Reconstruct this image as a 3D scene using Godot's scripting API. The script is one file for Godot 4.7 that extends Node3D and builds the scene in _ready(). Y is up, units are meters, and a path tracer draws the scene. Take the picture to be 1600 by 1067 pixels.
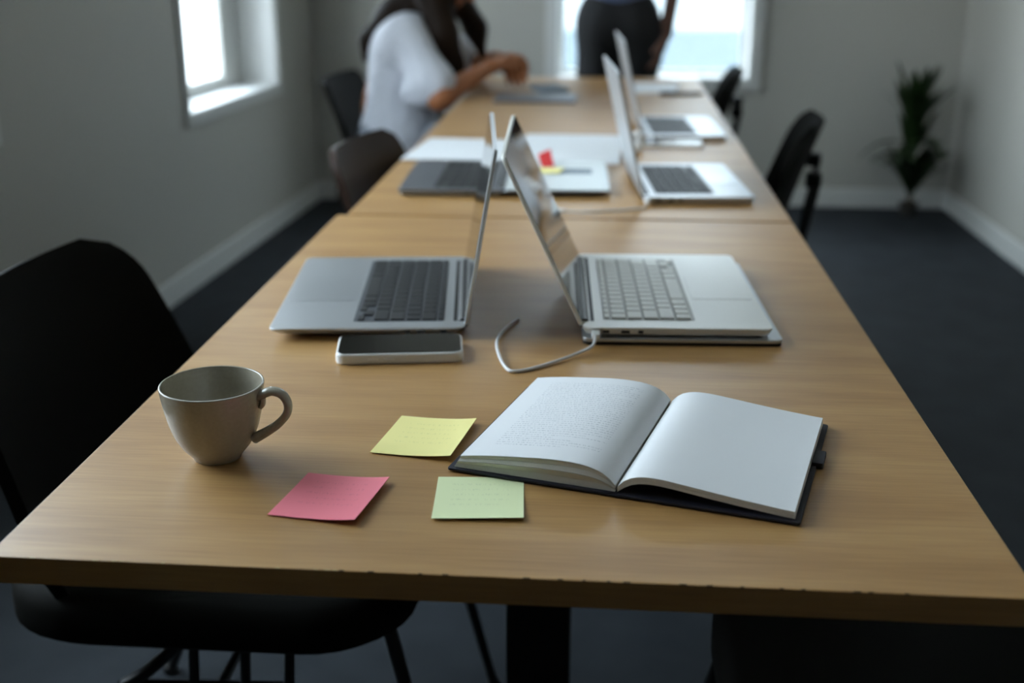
extends Node3D
# A meeting room with two long oak tables, laptops, a cup, notes and an open book, lit by daylight from its windows.

const TABLE_Y := 0.74
var used := {}
var rng := RandomNumberGenerator.new()
var M := {}

# ---------------------------------------------------------------- geometry
class Shape:
	var v := PackedVector3Array()
	var idx := PackedInt32Array()
	var uv := PackedVector2Array()
	var start := 0

	func begin() -> void:
		start = idx.size()

	func outward() -> void:            # the closed piece since begin() is turned so that its faces look outwards
		var vol := 0.0
		var i := start
		while i < idx.size():
			vol += v[idx[i]].dot(v[idx[i + 1]].cross(v[idx[i + 2]]))
			i += 3
		if vol < 0.0:
			i = start
			while i < idx.size():
				var t := idx[i + 1]
				idx[i + 1] = idx[i + 2]
				idx[i + 2] = t
				i += 3

	func tri(a: int, b: int, c: int) -> void:
		idx.append(a); idx.append(b); idx.append(c)

	func loft(rings: Array, cap0 := true, cap1 := true, at := Transform3D()) -> void:
		begin()
		var n: int = rings[0].size()
		var base := v.size()
		for r in rings:
			for p in r:
				v.append(at * p)
		for k in rings.size() - 1:
			for j in n:
				var a := base + k * n + j
				var b := base + k * n + (j + 1) % n
				tri(a, b, b + n)
				tri(a, b + n, a + n)
		for e in 2:
			if (e == 0 and not cap0) or (e == 1 and not cap1):
				continue
			var ring: PackedVector3Array = rings[0] if e == 0 else rings[-1]
			var c := Vector3.ZERO
			for p in ring:
				c += p
			v.append(at * (c / n))
			var ci := v.size() - 1
			var o := base if e == 0 else base + (rings.size() - 1) * n
			for j in n:
				if e == 0:
					tri(ci, o + (j + 1) % n, o + j)
				else:
					tri(ci, o + j, o + (j + 1) % n)
		outward()

	static func rect_ring(w: float, d: float, rc: float, y: float, n := 4) -> PackedVector3Array:
		var r := PackedVector3Array()
		rc = clampf(rc, 0.0, minf(w, d) * 0.499)
		for q in 4:
			var cx := (w * 0.5 - rc) * (1.0 if q == 0 or q == 3 else -1.0)
			var cz := (d * 0.5 - rc) * (1.0 if q < 2 else -1.0)
			for j in n + 1:
				var a := (q + float(j) / n) * PI * 0.5
				r.append(Vector3(cx + rc * cos(a), y, cz + rc * sin(a)))
		return r

	# a block w by d, h high, standing on y = 0, with rounded upright corners rc and bevelled rims bv
	func slab(w: float, d: float, h: float, rc: float, bv: float, at := Transform3D(), n := 4, bn := 2) -> void:
		var rings := []
		for k in bn + 1:
			var a := PI * 0.5 * k / bn
			var i := bv * (1.0 - sin(a))
			rings.append(rect_ring(w - 2 * i, d - 2 * i, maxf(rc - i, 0.0002), bv * (1.0 - cos(a)), n))
		for k in bn + 1:
			var a := PI * 0.5 * (1.0 - float(k) / bn)
			var i := bv * (1.0 - sin(a))
			rings.append(rect_ring(w - 2 * i, d - 2 * i, maxf(rc - i, 0.0002), h - bv * (1.0 - cos(a)), n))
		loft(rings, true, true, at)

	func box(lo: Vector3, hi: Vector3, bv := 0.0, at := Transform3D()) -> void:
		var s := hi - lo
		var t := at * Transform3D(Basis(), Vector3((lo.x + hi.x) * 0.5, lo.y, (lo.z + hi.z) * 0.5))
		if bv > 0.0:
			slab(s.x, s.z, s.y, bv, bv, t, 1, 1)
			return
		var h := Vector3(s.x * 0.5, 0, s.z * 0.5)
		var r0 := PackedVector3Array([Vector3(h.x, 0, h.z), Vector3(-h.x, 0, h.z), Vector3(-h.x, 0, -h.z), Vector3(h.x, 0, -h.z)])
		var r1 := PackedVector3Array()
		for p in r0:
			r1.append(p + Vector3(0, s.y, 0))
		loft([r0, r1], true, true, t)

	func lathe(profile: Array, n := 40, at := Transform3D()) -> void:   # points (radius, height); a closed outline from axis to axis
		var rings := []
		for p in profile:
			var r := PackedVector3Array()
			for j in n:
				var a := TAU * j / n
				r.append(Vector3(p.x * cos(a), p.y, p.x * sin(a)))
			rings.append(r)
		loft(rings, true, true, at)

	func tube(pts: PackedVector3Array, radii: Array, n := 8, flat := 1.0, at := Transform3D()) -> void:
		var rings := []
		var side := Vector3.ZERO
		for k in pts.size():
			var t := (pts[mini(k + 1, pts.size() - 1)] - pts[maxi(k - 1, 0)]).normalized()
			if k == 0:
				side = t.cross(Vector3.UP)
				if side.length() < 0.05:
					side = t.cross(Vector3.RIGHT)
			side = (side - t * side.dot(t)).normalized()
			var up := side.cross(t)
			var r: float = radii[mini(k, radii.size() - 1)]
			var ring := PackedVector3Array()
			for j in n:
				var a := TAU * j / n
				ring.append(pts[k] + (side * cos(a) * flat + up * sin(a)) * r)
			rings.append(ring)
		loft(rings, true, true, at)

	# a sheet f(u, w) of some thickness, u and w from 0 to 1; thick may be a number or a function of (u, w)
	func sheet(nu: int, nw: int, f: Callable, thick: float, with_uv := false) -> void:
		begin()
		var base := v.size()
		var e := 0.002
		for s in 2:
			for i in nu + 1:
				for j in nw + 1:
					var a := float(i) / nu
					var b := float(j) / nw
					var p: Vector3 = f.call(a, b)
					var du: Vector3 = f.call(minf(a + e, 1.0), b) - f.call(maxf(a - e, 0.0), b)
					var dw: Vector3 = f.call(a, minf(b + e, 1.0)) - f.call(a, maxf(b - e, 0.0))
					v.append(p if s == 0 else p + du.cross(dw).normalized() * thick)
					if with_uv:
						uv.append(Vector2(a, b))
		var m := (nu + 1) * (nw + 1)
		var at := func(s: int, i: int, j: int) -> int: return base + s * m + i * (nw + 1) + j
		for i in nu:
			for j in nw:
				tri(at.call(0, i, j), at.call(0, i, j + 1), at.call(0, i + 1, j + 1))
				tri(at.call(0, i, j), at.call(0, i + 1, j + 1), at.call(0, i + 1, j))
				tri(at.call(1, i, j), at.call(1, i + 1, j + 1), at.call(1, i, j + 1))
				tri(at.call(1, i, j), at.call(1, i + 1, j), at.call(1, i + 1, j + 1))
		for i in nu:
			for j in [0, nw]:
				var q: Array = [at.call(0, i, j), at.call(0, i + 1, j), at.call(1, i + 1, j), at.call(1, i, j)]
				if j == nw:
					q.reverse()
				tri(q[0], q[1], q[2]); tri(q[0], q[2], q[3])
		for j in nw:
			for i in [0, nu]:
				var q: Array = [at.call(0, i, j), at.call(0, i, j + 1), at.call(1, i, j + 1), at.call(1, i, j)]
				if i == 0:
					q.reverse()
				tri(q[0], q[1], q[2]); tri(q[0], q[2], q[3])
		outward()

	# flesh and cloth: tapered capsules [a, b, radius a, radius b] joined with a smooth minimum, meshed as surface nets
	func flesh(bones: Array, cell: float, k: float) -> void:
		begin()
		var lo := Vector3(1e9, 1e9, 1e9)
		var hi := -lo
		for b in bones:
			var r := maxf(b[2], b[3]) + k * 2.0 + cell * 2.0
			for p in [b[0], b[1]]:
				lo = lo.min(p - Vector3(r, r, r))
				hi = hi.max(p + Vector3(r, r, r))
		var n := Vector3i((hi - lo) / cell) + Vector3i(2, 2, 2)
		var acc := PackedFloat32Array()
		acc.resize(n.x * n.y * n.z)
		var sy := n.x
		var sz := n.x * n.y
		for b in bones:
			var pa: Vector3 = b[0]
			var d: Vector3 = b[1] - pa
			var dd := maxf(d.length_squared(), 1e-9)
			var r := maxf(b[2], b[3]) + k * 3.0
			var l: Vector3 = (pa.min(b[1]) - Vector3(r, r, r) - lo) / cell
			var h: Vector3 = (pa.max(b[1]) + Vector3(r, r, r) - lo) / cell
			for z in range(maxi(0, int(l.z)), mini(n.z, int(h.z) + 2)):
				for y in range(maxi(0, int(l.y)), mini(n.y, int(h.y) + 2)):
					for x in range(maxi(0, int(l.x)), mini(n.x, int(h.x) + 2)):
						var q := lo + Vector3(x, y, z) * cell - pa
						var t := clampf(q.dot(d) / dd, 0.0, 1.0)
						var dist: float = (q - d * t).length() - lerpf(b[2], b[3], t)
						if dist < k * 3.0:
							acc[x + y * sy + z * sz] += exp(-dist / k)
		for i in acc.size():           # the field is positive inside
			acc[i] = log(acc[i]) if acc[i] > 1e-9 else -20.0
		var made := {}
		var corner := [0, 1, sy, sy + 1, sz, sz + 1, sy + sz, sy + sz + 1]
		for z in n.z - 1:
			for y in n.y - 1:
				var row := y * sy + z * sz
				for x in n.x - 1:
					var at := row + x
					var s := 0
					for c in 8:
						if acc[at + corner[c]] > 0.0:
							s += 1
					if s == 0 or s == 8:
						continue
					var p := Vector3.ZERO
					var w := 0
					for a in 8:
						for bit in [1, 2, 4]:
							if a & bit:
								continue
							var f0 := acc[at + corner[a]]
							var f1 := acc[at + corner[a | bit]]
							if (f0 > 0.0) == (f1 > 0.0):
								continue
							var t := f0 / (f0 - f1)
							p += Vector3(a & 1, (a >> 1) & 1, (a >> 2) & 1) + Vector3(1 if bit == 1 else 0, 1 if bit == 2 else 0, 1 if bit == 4 else 0) * t
							w += 1
					made[at] = v.size()
					v.append(lo + (Vector3(x, y, z) + p / w) * cell)
		for at in made:
			for e in [[1, sy, sz], [sy, sz, 1], [sz, 1, sy]]:
				if (acc[at] > 0.0) == (acc[at + e[0]] > 0.0):
					continue
				var c1: int = at - e[1]
				var c2: int = at - e[2]
				var c3: int = at - e[1] - e[2]
				if not (made.has(c1) and made.has(c2) and made.has(c3)):
					continue
				if acc[at] > 0.0:
					tri(made[at], made[c1], made[c3]); tri(made[at], made[c3], made[c2])
				else:
					tri(made[at], made[c3], made[c1]); tri(made[at], made[c2], made[c3])
		outward()

	func mesh(crease := 42.0) -> ArrayMesh:
		var fn := PackedVector3Array()
		var near := {}
		var keys := []
		keys.resize(v.size())
		for i in v.size():
			keys[i] = Vector3i((v[i] * 20000.0).round())
		var f := 0
		while f < idx.size():
			var nrm := (v[idx[f + 1]] - v[idx[f]]).cross(v[idx[f + 2]] - v[idx[f]])
			fn.append(nrm)
			for c in 3:
				var key = keys[idx[f + c]]
				if near.has(key):
					near[key].append(f / 3)
				else:
					near[key] = PackedInt32Array([f / 3])
			f += 3
		var limit := cos(deg_to_rad(crease))
		var pos := PackedVector3Array()
		var nor := PackedVector3Array()
		var tex := PackedVector2Array()
		for t in fn.size():
			var own := fn[t].normalized()
			for c in [0, 2, 1]:
				var i := idx[t * 3 + c]
				var sum := Vector3.ZERO
				for o in near[keys[i]]:
					if fn[o].normalized().dot(own) > limit:
						sum += fn[o]
				pos.append(v[i])
				nor.append(sum.normalized() if sum.length() > 0.0 else own)
				if uv.size() == v.size():
					tex.append(uv[i])
		var arrays := []
		arrays.resize(Mesh.ARRAY_MAX)
		arrays[Mesh.ARRAY_VERTEX] = pos
		arrays[Mesh.ARRAY_NORMAL] = nor
		if tex.size():
			arrays[Mesh.ARRAY_TEX_UV] = tex
		var m := ArrayMesh.new()
		m.add_surface_from_arrays(Mesh.PRIMITIVE_TRIANGLES, arrays)
		return m


func numbered(called: String) -> String:
	if not used.has(called):
		used[called] = 0
		return called
	used[called] += 1
	return "%s_%03d" % [called, used[called]]


func put(called: String, mesh: Mesh, mat: Material, parent: Node = null, at := Transform3D()) -> MeshInstance3D:
	var o := MeshInstance3D.new()
	o.mesh = mesh
	o.material_override = mat
	o.transform = at
	if parent == null:
		o.name = numbered(called)
		add_child(o, true)
	else:
		var nm := called
		var k := 0
		while parent.has_node(NodePath(nm)):
			k += 1
			nm = "%s_%03d" % [called, k]
		o.name = nm
		parent.add_child(o, true)
	return o


func build(called: String, s: Shape, mat: Material, parent: Node = null, at := Transform3D(), crease := 42.0) -> MeshInstance3D:
	return put(called, s.mesh(crease), mat, parent, at)


func tag(o: Node, label: String, category: String, group := "") -> Node:
	o.set_meta("label", label)
	o.set_meta("category", category)
	if group:
		o.set_meta("group", group)
	return o


func thing(called: String, label: String, category: String, at := Vector3.ZERO, turn := 0.0, group := "") -> Node3D:
	var o := Node3D.new()
	o.name = numbered(called)
	add_child(o, true)
	o.position = at
	o.rotation.y = turn
	tag(o, label, category, group)
	return o


func struct(called: String, s: Shape, mat: Material, at := Transform3D()) -> MeshInstance3D:
	var o := build(called, s, mat, null, at)
	o.set_meta("kind", "structure")
	return o


func copy_of(o: Node3D, at: Vector3, turn: float, label: String) -> Node3D:
	var c: Node3D = o.duplicate()
	c.name = numbered(String(o.name).rstrip("_0123456789"))
	add_child(c, true)
	c.position = at
	c.rotation.y = turn
	c.set_meta("label", label)
	return c


func place(x: float, y: float, z: float, b := Basis()) -> Transform3D:
	return Transform3D(b, Vector3(x, y, z))


func turned(deg: float) -> Basis:
	return Basis(Vector3.UP, deg_to_rad(deg))


func curve(pts: Array, step := 6) -> PackedVector3Array:    # a smooth path through the points
	var out := PackedVector3Array()
	for i in pts.size() - 1:
		for k in step:
			out.append(pts[i].cubic_interpolate(pts[i + 1], pts[maxi(i - 1, 0)], pts[mini(i + 2, pts.size() - 1)], float(k) / step))
	out.append(pts[-1])
	return out


func along(table: Array, x: float) -> float:              # a smooth profile through (x, y) points in rising x
	if x <= table[0].x:
		return table[0].y
	for i in table.size() - 1:
		if x <= table[i + 1].x:
			var t: float = (x - table[i].x) / (table[i + 1].x - table[i].x)
			return cubic_interpolate(table[i].y, table[i + 1].y, table[maxi(i - 1, 0)].y, table[mini(i + 2, table.size() - 1)].y, t)
	return table[-1].y


# ---------------------------------------------------------------- materials
func mat(called: String, c: Color, rough := 0.6, metal := 0.0, spec := 0.5) -> StandardMaterial3D:
	var m := StandardMaterial3D.new()
	m.resource_name = called
	m.albedo_color = c
	m.roughness = rough
	m.metallic = metal
	m.metallic_specular = spec
	M[called] = m
	return m


func noise_bump(m: StandardMaterial3D, freq: float, depth: float, scale: float) -> void:   # fine relief on the surface, in centimetres
	var n := FastNoiseLite.new()
	n.seed = 5
	n.frequency = freq
	n.fractal_octaves = 4
	var t := NoiseTexture2D.new()
	t.width = 512; t.height = 512
	t.seamless = true
	t.noise = n
	m.heightmap_enabled = true
	m.heightmap_texture = t
	m.heightmap_scale = depth
	m.uv1_triplanar = true
	m.uv1_scale = Vector3.ONE * scale


func mottled(m: StandardMaterial3D, a: Color, b: Color, freq: float, scale: float) -> void:
	var n := FastNoiseLite.new()
	n.seed = 11
	n.frequency = freq
	n.fractal_octaves = 5
	var ramp := Gradient.new()
	ramp.set_color(0, a)
	ramp.set_color(1, b)
	var t := NoiseTexture2D.new()
	t.width = 512; t.height = 512
	t.seamless = true
	t.noise = n
	t.color_ramp = ramp
	m.albedo_color = Color.WHITE
	m.albedo_texture = t
	m.uv1_triplanar = true
	m.uv1_scale = Vector3.ONE * scale


func wood_texture() -> ImageTexture:
	var size := 1024
	var n := FastNoiseLite.new()
	n.seed = 3
	n.frequency = 0.01
	n.fractal_octaves = 3
	var fine := FastNoiseLite.new()
	fine.seed = 8
	fine.frequency = 0.02
	fine.fractal_octaves = 2
	var data := PackedByteArray()
	data.resize(size * size * 3)
	var lightest := Color(0.735, 0.570, 0.345)
	var darkest := Color(0.610, 0.440, 0.230)
	for y in size:
		for x in size:
			var fx := float(x)
			var blend := clampf((fx - 850.0) / 174.0, 0.0, 1.0)
			var by := clampf((y - 850.0) / 174.0, 0.0, 1.0)
			var g := 0.0
			var weights := [(1 - blend) * (1 - by), blend * (1 - by), (1 - blend) * by, blend * by]
			for c in 4:
				var w: float = weights[c]
				if w <= 0.0:
					continue
				var sx := fx - (size if c & 1 else 0)
				var sy := float(y) - (size if c & 2 else 0)
				var broad := n.get_noise_2d(sx * 0.35, sy * 2.0 + 14.0 * n.get_noise_2d(sx * 0.25, sy * 0.3 + 900.0))
				var thin := fine.get_noise_2d(sx * 0.55, sy * 17.0)
				g += w * (0.5 + 0.55 * broad + 0.34 * thin)
			g = clampf(g, 0.0, 1.0)
			var c2 := darkest.lerp(lightest, g)
			var o := (y * size + x) * 3
			data[o] = int(c2.r * 255)
			data[o + 1] = int(c2.g * 255)
			data[o + 2] = int(c2.b * 255)
	return ImageTexture.create_from_image(Image.create_from_data(size, size, false, Image.FORMAT_RGB8, data))


func writing_texture(paper: Color, ink: Color, w: int, h: int, rows: int, box: Rect2, line_h: int, fill: float, seed_at: int) -> ImageTexture:
	# printed or written rows of words, too small to read
	var im := Image.create(w, h, false, Image.FORMAT_RGB8)
	im.fill(paper)
	var r := RandomNumberGenerator.new()
	r.seed = seed_at
	for k in rows:
		var y := int(h * (box.position.y + box.size.y * k / rows))
		var x := int(w * box.position.x)
		var last := int(w * (box.position.x + box.size.x * (1.0 if r.randf() > 0.2 else r.randf_range(0.4, 0.9))))
		while x < last:
			var word := r.randi_range(5, 16)
			for q in word:
				if r.randf() < fill and x + q < last:
					im.fill_rect(Rect2i(x + q, y - r.randi_range(0, line_h / 2), 1, line_h), ink)
			x += word + 4
	return ImageTexture.create_from_image(im)


func materials() -> void:
	var wall := mat("wall paint", Color(0.685, 0.675, 0.638), 0.75)
	noise_bump(wall, 0.03, 0.05, 3.0)
	mat("white trim", Color(0.80, 0.80, 0.78), 0.5)
	mat("white lining", Color(0.90, 0.90, 0.89), 0.45)
	var floor_m := mat("concrete floor", Color.WHITE, 0.75, 0.0, 0.3)
	mottled(floor_m, Color(0.142, 0.158, 0.175), Color(0.185, 0.202, 0.22), 0.012, 0.8)
	mat("ceiling paint", Color(0.76, 0.755, 0.74), 0.9)
	mat("paving", Color(0.76, 0.75, 0.73), 0.9)
	mat("render", Color(0.62, 0.64, 0.65), 0.9)
	mat("plinth", Color(0.40, 0.445, 0.475), 0.9)
	var wood := mat("oak veneer", Color.WHITE, 0.44, 0.0, 0.70)
	wood.albedo_texture = wood_texture()
	wood.uv1_triplanar = true
	wood.uv1_triplanar_sharpness = 8.0
	wood.uv1_scale = Vector3.ONE / 1.3
	mat("bare wood", Color(0.80, 0.70, 0.52), 0.8)
	mat("dark nick", Color(0.20, 0.13, 0.06), 0.9)
	mat("black steel", Color(0.07, 0.07, 0.065), 0.5, 0.0, 0.3)
	var shell := mat("black shell", Color(0.070, 0.067, 0.056), 0.72, 0.0, 0.16)
	noise_bump(shell, 0.2, 0.01, 6.0)
	mat("brown shell", Color(0.17, 0.115, 0.085), 0.42, 0.0, 0.35)
	mat("dark steel tube", Color(0.07, 0.07, 0.072), 0.35, 0.0, 0.4)
	mat("bright steel", Color(0.75, 0.75, 0.76), 0.25, 1.0)
	mat("silver aluminium", Color(0.76, 0.77, 0.78), 0.38, 0.75)
	mat("pale aluminium", Color(0.90, 0.895, 0.87), 0.4, 0.12)
	mat("grey aluminium", Color(0.50, 0.51, 0.53), 0.38, 0.75)
	mat("black key", Color(0.075, 0.08, 0.085), 0.55)
	mat("silver key", Color(0.90, 0.895, 0.86), 0.45, 0.08)
	mat("keyboard well", Color(0.27, 0.28, 0.30), 0.5)
	mat("pale keyboard well", Color(0.70, 0.695, 0.66), 0.5, 0.1)
	mat("dark hinge", Color(0.14, 0.14, 0.14), 0.45)
	mat("olive hinge", Color(0.30, 0.30, 0.27), 0.45)
	mat("black glass", Color(0.03, 0.03, 0.032), 0.04, 0.0, 0.6)
	mat("pale display", Color(0.80, 0.82, 0.81), 0.4)
	mat("bezel", Color(0.05, 0.05, 0.05), 0.25)
	mat("port", Color(0.06, 0.06, 0.06), 0.6)
	mat("trackpad glass", Color(0.74, 0.75, 0.76), 0.3, 0.6)
	mat("white plastic", Color(0.88, 0.88, 0.87), 0.35)
	mat("white gloss", Color(0.93, 0.93, 0.92), 0.18)
	mat("red note", Color(0.85, 0.22, 0.22), 0.7)
	mat("white rubber", Color(0.85, 0.85, 0.85), 0.5)
	var glaze := mat("stoneware glaze", Color.WHITE, 0.16)
	mottled(glaze, Color(0.62, 0.595, 0.535), Color(0.67, 0.645, 0.585), 0.05, 8.0)
	mat("paper", Color(0.90, 0.905, 0.91), 0.8)
	mat("paper edge", Color(0.83, 0.82, 0.79), 0.85)
	var print_m := mat("printed page", Color.WHITE, 0.8)
	print_m.albedo_texture = writing_texture(Color(0.90, 0.905, 0.91), Color(0.72, 0.73, 0.75), 512, 768, 34, Rect2(0.16, 0.09, 0.68, 0.80), 5, 0.55, 4)
	mat("navy cover", Color(0.10, 0.10, 0.15), 0.6)
	for k in 3:
		var paper: Color = [Color(0.97, 0.925, 0.61), Color(1.0, 0.53, 0.59), Color(0.92, 0.95, 0.75)][k]
		var sticky := mat(["yellow note", "pink note", "green note"][k], Color.WHITE, 0.75)
		sticky.albedo_texture = writing_texture(paper, paper.darkened(0.05), 192, 192, 5, Rect2(0.18, 0.18, 0.66, 0.6), 6, 0.35, 20 + k)
		sticky.backlight_enabled = true
		sticky.backlight = Color(0.25, 0.25, 0.25)
	mat("skin", Color(0.66, 0.42, 0.27), 0.5)
	mat("deep skin", Color(0.36, 0.23, 0.16), 0.5)
	var shirt := mat("white cotton", Color(0.80, 0.81, 0.84), 0.85)
	noise_bump(shirt, 0.012, 0.9, 3.0)
	mat("pale trousers", Color(0.62, 0.64, 0.68), 0.85)
	mat("dark hair", Color(0.12, 0.08, 0.05), 0.6, 0.0, 0.25)
	mat("blue shirt", Color(0.42, 0.48, 0.62), 0.85)
	mat("black trousers", Color(0.10, 0.10, 0.11), 0.85)
	mat("black leather", Color(0.08, 0.08, 0.08), 0.4)
	mat("eye white", Color(0.85, 0.85, 0.83), 0.2)
	mat("leaf", Color(0.105, 0.175, 0.06), 0.55, 0.0, 0.35)
	mat("bark", Color(0.33, 0.27, 0.18), 0.9)
	mat("clay pot", Color(0.20, 0.19, 0.165), 0.8)
	mat("soil", Color(0.13, 0.10, 0.08), 1.0)
	mat("grey cloth", Color(0.50, 0.54, 0.57), 0.85)
	var pane := mat("window glass", Color(1, 1, 1, 0.04), 0.02)
	pane.transparency = BaseMaterial3D.TRANSPARENCY_ALPHA


# ---------------------------------------------------------------- the room
# a wall whose own x runs along it, y up, z outwards; holes are Rect2(x, y, width, height)
func wall_shape(length: float, height: float, thick: float, holes: Array) -> Shape:
	var s := Shape.new()
	var x := 0.0
	for h in holes:
		s.box(Vector3(x, 0, 0), Vector3(h.position.x, height, thick))
		s.box(Vector3(h.position.x, 0, 0), Vector3(h.end.x, h.position.y, thick))
		s.box(Vector3(h.position.x, h.end.y, 0), Vector3(h.end.x, height, thick))
		x = h.end.x
	s.box(Vector3(x, 0, 0), Vector3(length, height, thick))
	return s


func window(number: int, hole: Rect2, wall_at: Transform3D, depth: float, casing: float, stile: float) -> void:
	var w := Node3D.new()
	w.name = "window_%d" % number
	add_child(w, true)
	w.transform = wall_at * place(hole.position.x, hole.position.y, 0)
	w.set_meta("kind", "structure")
	var s := Shape.new()
	var W := hole.size.x
	var H := hole.size.y
	s.box(Vector3(0, 0, depth), Vector3(stile, H, depth + 0.04), 0.004)
	s.box(Vector3(W - stile, 0, depth), Vector3(W, H, depth + 0.04), 0.004)
	s.box(Vector3(stile, 0, depth), Vector3(W - stile, stile, depth + 0.04), 0.004)
	s.box(Vector3(stile, H - stile, depth), Vector3(W - stile, H, depth + 0.04), 0.004)
	build("window_frame", s, M["white trim"], w)
	s = Shape.new()                    # the lining of the opening
	s.box(Vector3(0, 0, -0.002), Vector3(0.006, H, depth))
	s.box(Vector3(W - 0.006, 0, -0.002), Vector3(W, H, depth))
	s.box(Vector3(0.006, H - 0.006, -0.002), Vector3(W - 0.006, H, depth))
	s.box(Vector3(0.006, 0, -0.012), Vector3(W - 0.006, 0.008, depth), 0.002)
	build("lining", s, M["white lining"], w)
	if number == 1:                    # the sash on the far side stands a little proud
		s = Shape.new()
		s.box(Vector3(stile, stile * 0.5, depth - 0.012), Vector3(stile + 0.17, H - stile * 0.5, depth + 0.016), 0.004)
		build("sash_stile", s, M["white trim"], w)
	var c := Shape.new()
	c.box(Vector3(-casing, -casing, -0.014), Vector3(0, H + casing, 0), 0.003)
	c.box(Vector3(W, -casing, -0.014), Vector3(W + casing, H + casing, 0), 0.003)
	c.box(Vector3(0, H, -0.014), Vector3(W, H + casing, 0), 0.003)
	c.box(Vector3(0, -casing, -0.014), Vector3(W, 0, 0), 0.003)
	build("casing", c, M["white trim"], w)
	var g := Shape.new()
	g.box(Vector3(stile, stile, depth + 0.018), Vector3(W - stile, H - stile, depth + 0.022))
	build("pane", g, M["window glass"], w)


func room() -> void:
	const H := 2.8
	const BACK := -5.66
	var s := Shape.new()
	s.box(Vector3(-2.2, -0.12, BACK - 0.2), Vector3(2.2, 0, 3.8))
	struct("floor", s, M["concrete floor"])
	s = Shape.new()
	s.box(Vector3(-2.2, H, BACK - 0.2), Vector3(2.2, H + 0.15, 3.8))
	struct("ceiling", s, M["ceiling paint"])
	# left wall: x along it from the back corner towards the camera, turned 2.5 degrees out of square; z outwards (-x)
	var ux := Vector3(-0.0440, 0, 0.9990)
	var left := Transform3D(Basis(ux, Vector3.UP, Vector3(-0.9990, 0, -0.0440)), Vector3(-1.4203, 0, BACK))
	var w1 := Rect2(0.57, 0.62, 1.0, 1.75)
	var w2 := Rect2(2.85, 0.75, 1.95, 1.75)
	struct("wall_left", wall_shape(9.4, H, 0.22, [w1, w2]), M["wall paint"], left)
	window(1, w1, left, 0.16, 0.04, 0.055)
	window(2, w2, left, 0.16, 0.04, 0.055)
	# back wall: x along it from left to right, z outwards (-z)
	var back := Transform3D(Basis(Vector3(-1, 0, 0), Vector3.UP, Vector3(0, 0, -1)), Vector3(1.9, 0, BACK))
	var w3 := Rect2(1.9 - 0.661, 0.60, 0.905, 1.85)
	struct("wall_back", wall_shape(3.7, H, 0.22, [w3]), M["wall paint"], back)
	window(3, w3, back, 0.13, 0.055, 0.03)
	s = Shape.new()
	s.box(Vector3(1.63, 0, BACK - 0.22), Vector3(1.83, H, 3.8))
	struct("wall_right", s, M["wall paint"])
	s = Shape.new()
	s.box(Vector3(-2.2, 0, 3.6), Vector3(2.2, H, 3.8))
	struct("wall_front", s, M["wall paint"])
	# baseboards
	s = Shape.new()
	s.box(Vector3(0.0, 0, -0.014), Vector3(9.2, 0.092, 0), 0.004)
	struct("baseboard_left", s, M["white trim"], left)
	s = Shape.new()
	s.box(Vector3(0.27, 0, -0.014), Vector3(3.32, 0.092, 0), 0.004)
	struct("baseboard_back", s, M["white trim"], back)
	s = Shape.new()
	s.box(Vector3(1.616, 0, BACK), Vector3(1.63, 0.092, 3.6), 0.004)
	struct("baseboard_right", s, M["white trim"])
	# outside: pale paving round the house, a road behind it, a rendered garden wall beyond
	s = Shape.new()
	s.box(Vector3(-40, -0.42, -60), Vector3(40, -0.22, 30))
	struct("ground", s, M["paving"])
	s = Shape.new()
	s.box(Vector3(-2.5, 0.62, -9.2), Vector3(12, 2.85, -8.9))
	struct("wall_courtyard", s, M["render"])
	s = Shape.new()
	s.box(Vector3(-2.5, -0.22, -9.25), Vector3(12, 0.62, -8.88), 0.01)
	struct("trim_courtyard", s, M["plinth"])


# ---------------------------------------------------------------- furniture
func table(z0: float, z1: float, x0: float, x1: float, label: String, columns: Array, chips: int) -> void:
	var t := thing("table", label, "table", Vector3((x0 + x1) * 0.5, 0, (z0 + z1) * 0.5), 0, "long oak meeting tables")
	var s := Shape.new()
	s.slab(x1 - x0, absf(z1 - z0), 0.0235, 0.004, 0.0012, place(0, TABLE_Y - 0.0235, 0), 3, 2)
	build("tabletop", s, M["oak veneer"], t)
	for k in chips:                    # nicks along the worn front edge
		s = Shape.new()
		var cx := rng.randf_range(-0.40, 0.36)
		s.slab(rng.randf_range(0.002, 0.006), 0.0012, 0.0012, 0.0005, 0.0003, place(cx, TABLE_Y - 0.0010, absf(z1 - z0) * 0.5 - 0.0004), 2, 1)
		build("edge_nick", s, M["bare wood"] if cx < -0.12 else M["dark nick"], t)
	for c in columns:
		s = Shape.new()
		s.slab(0.084, 0.084, 0.70, 0.004, 0.002, place(0, 0.012, c))
		build("column", s, M["black steel"], t)
		s = Shape.new()
		s.slab(0.13, 0.16, 0.012, 0.01, 0.003, place(0, 0, c))
		build("base_plate", s, M["black steel"], t)
		s = Shape.new()
		s.slab(0.40, 0.30, 0.006, 0.01, 0.001, place(0, TABLE_Y - 0.0295, c))
		build("mounting_plate", s, M["black steel"], t)


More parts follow.
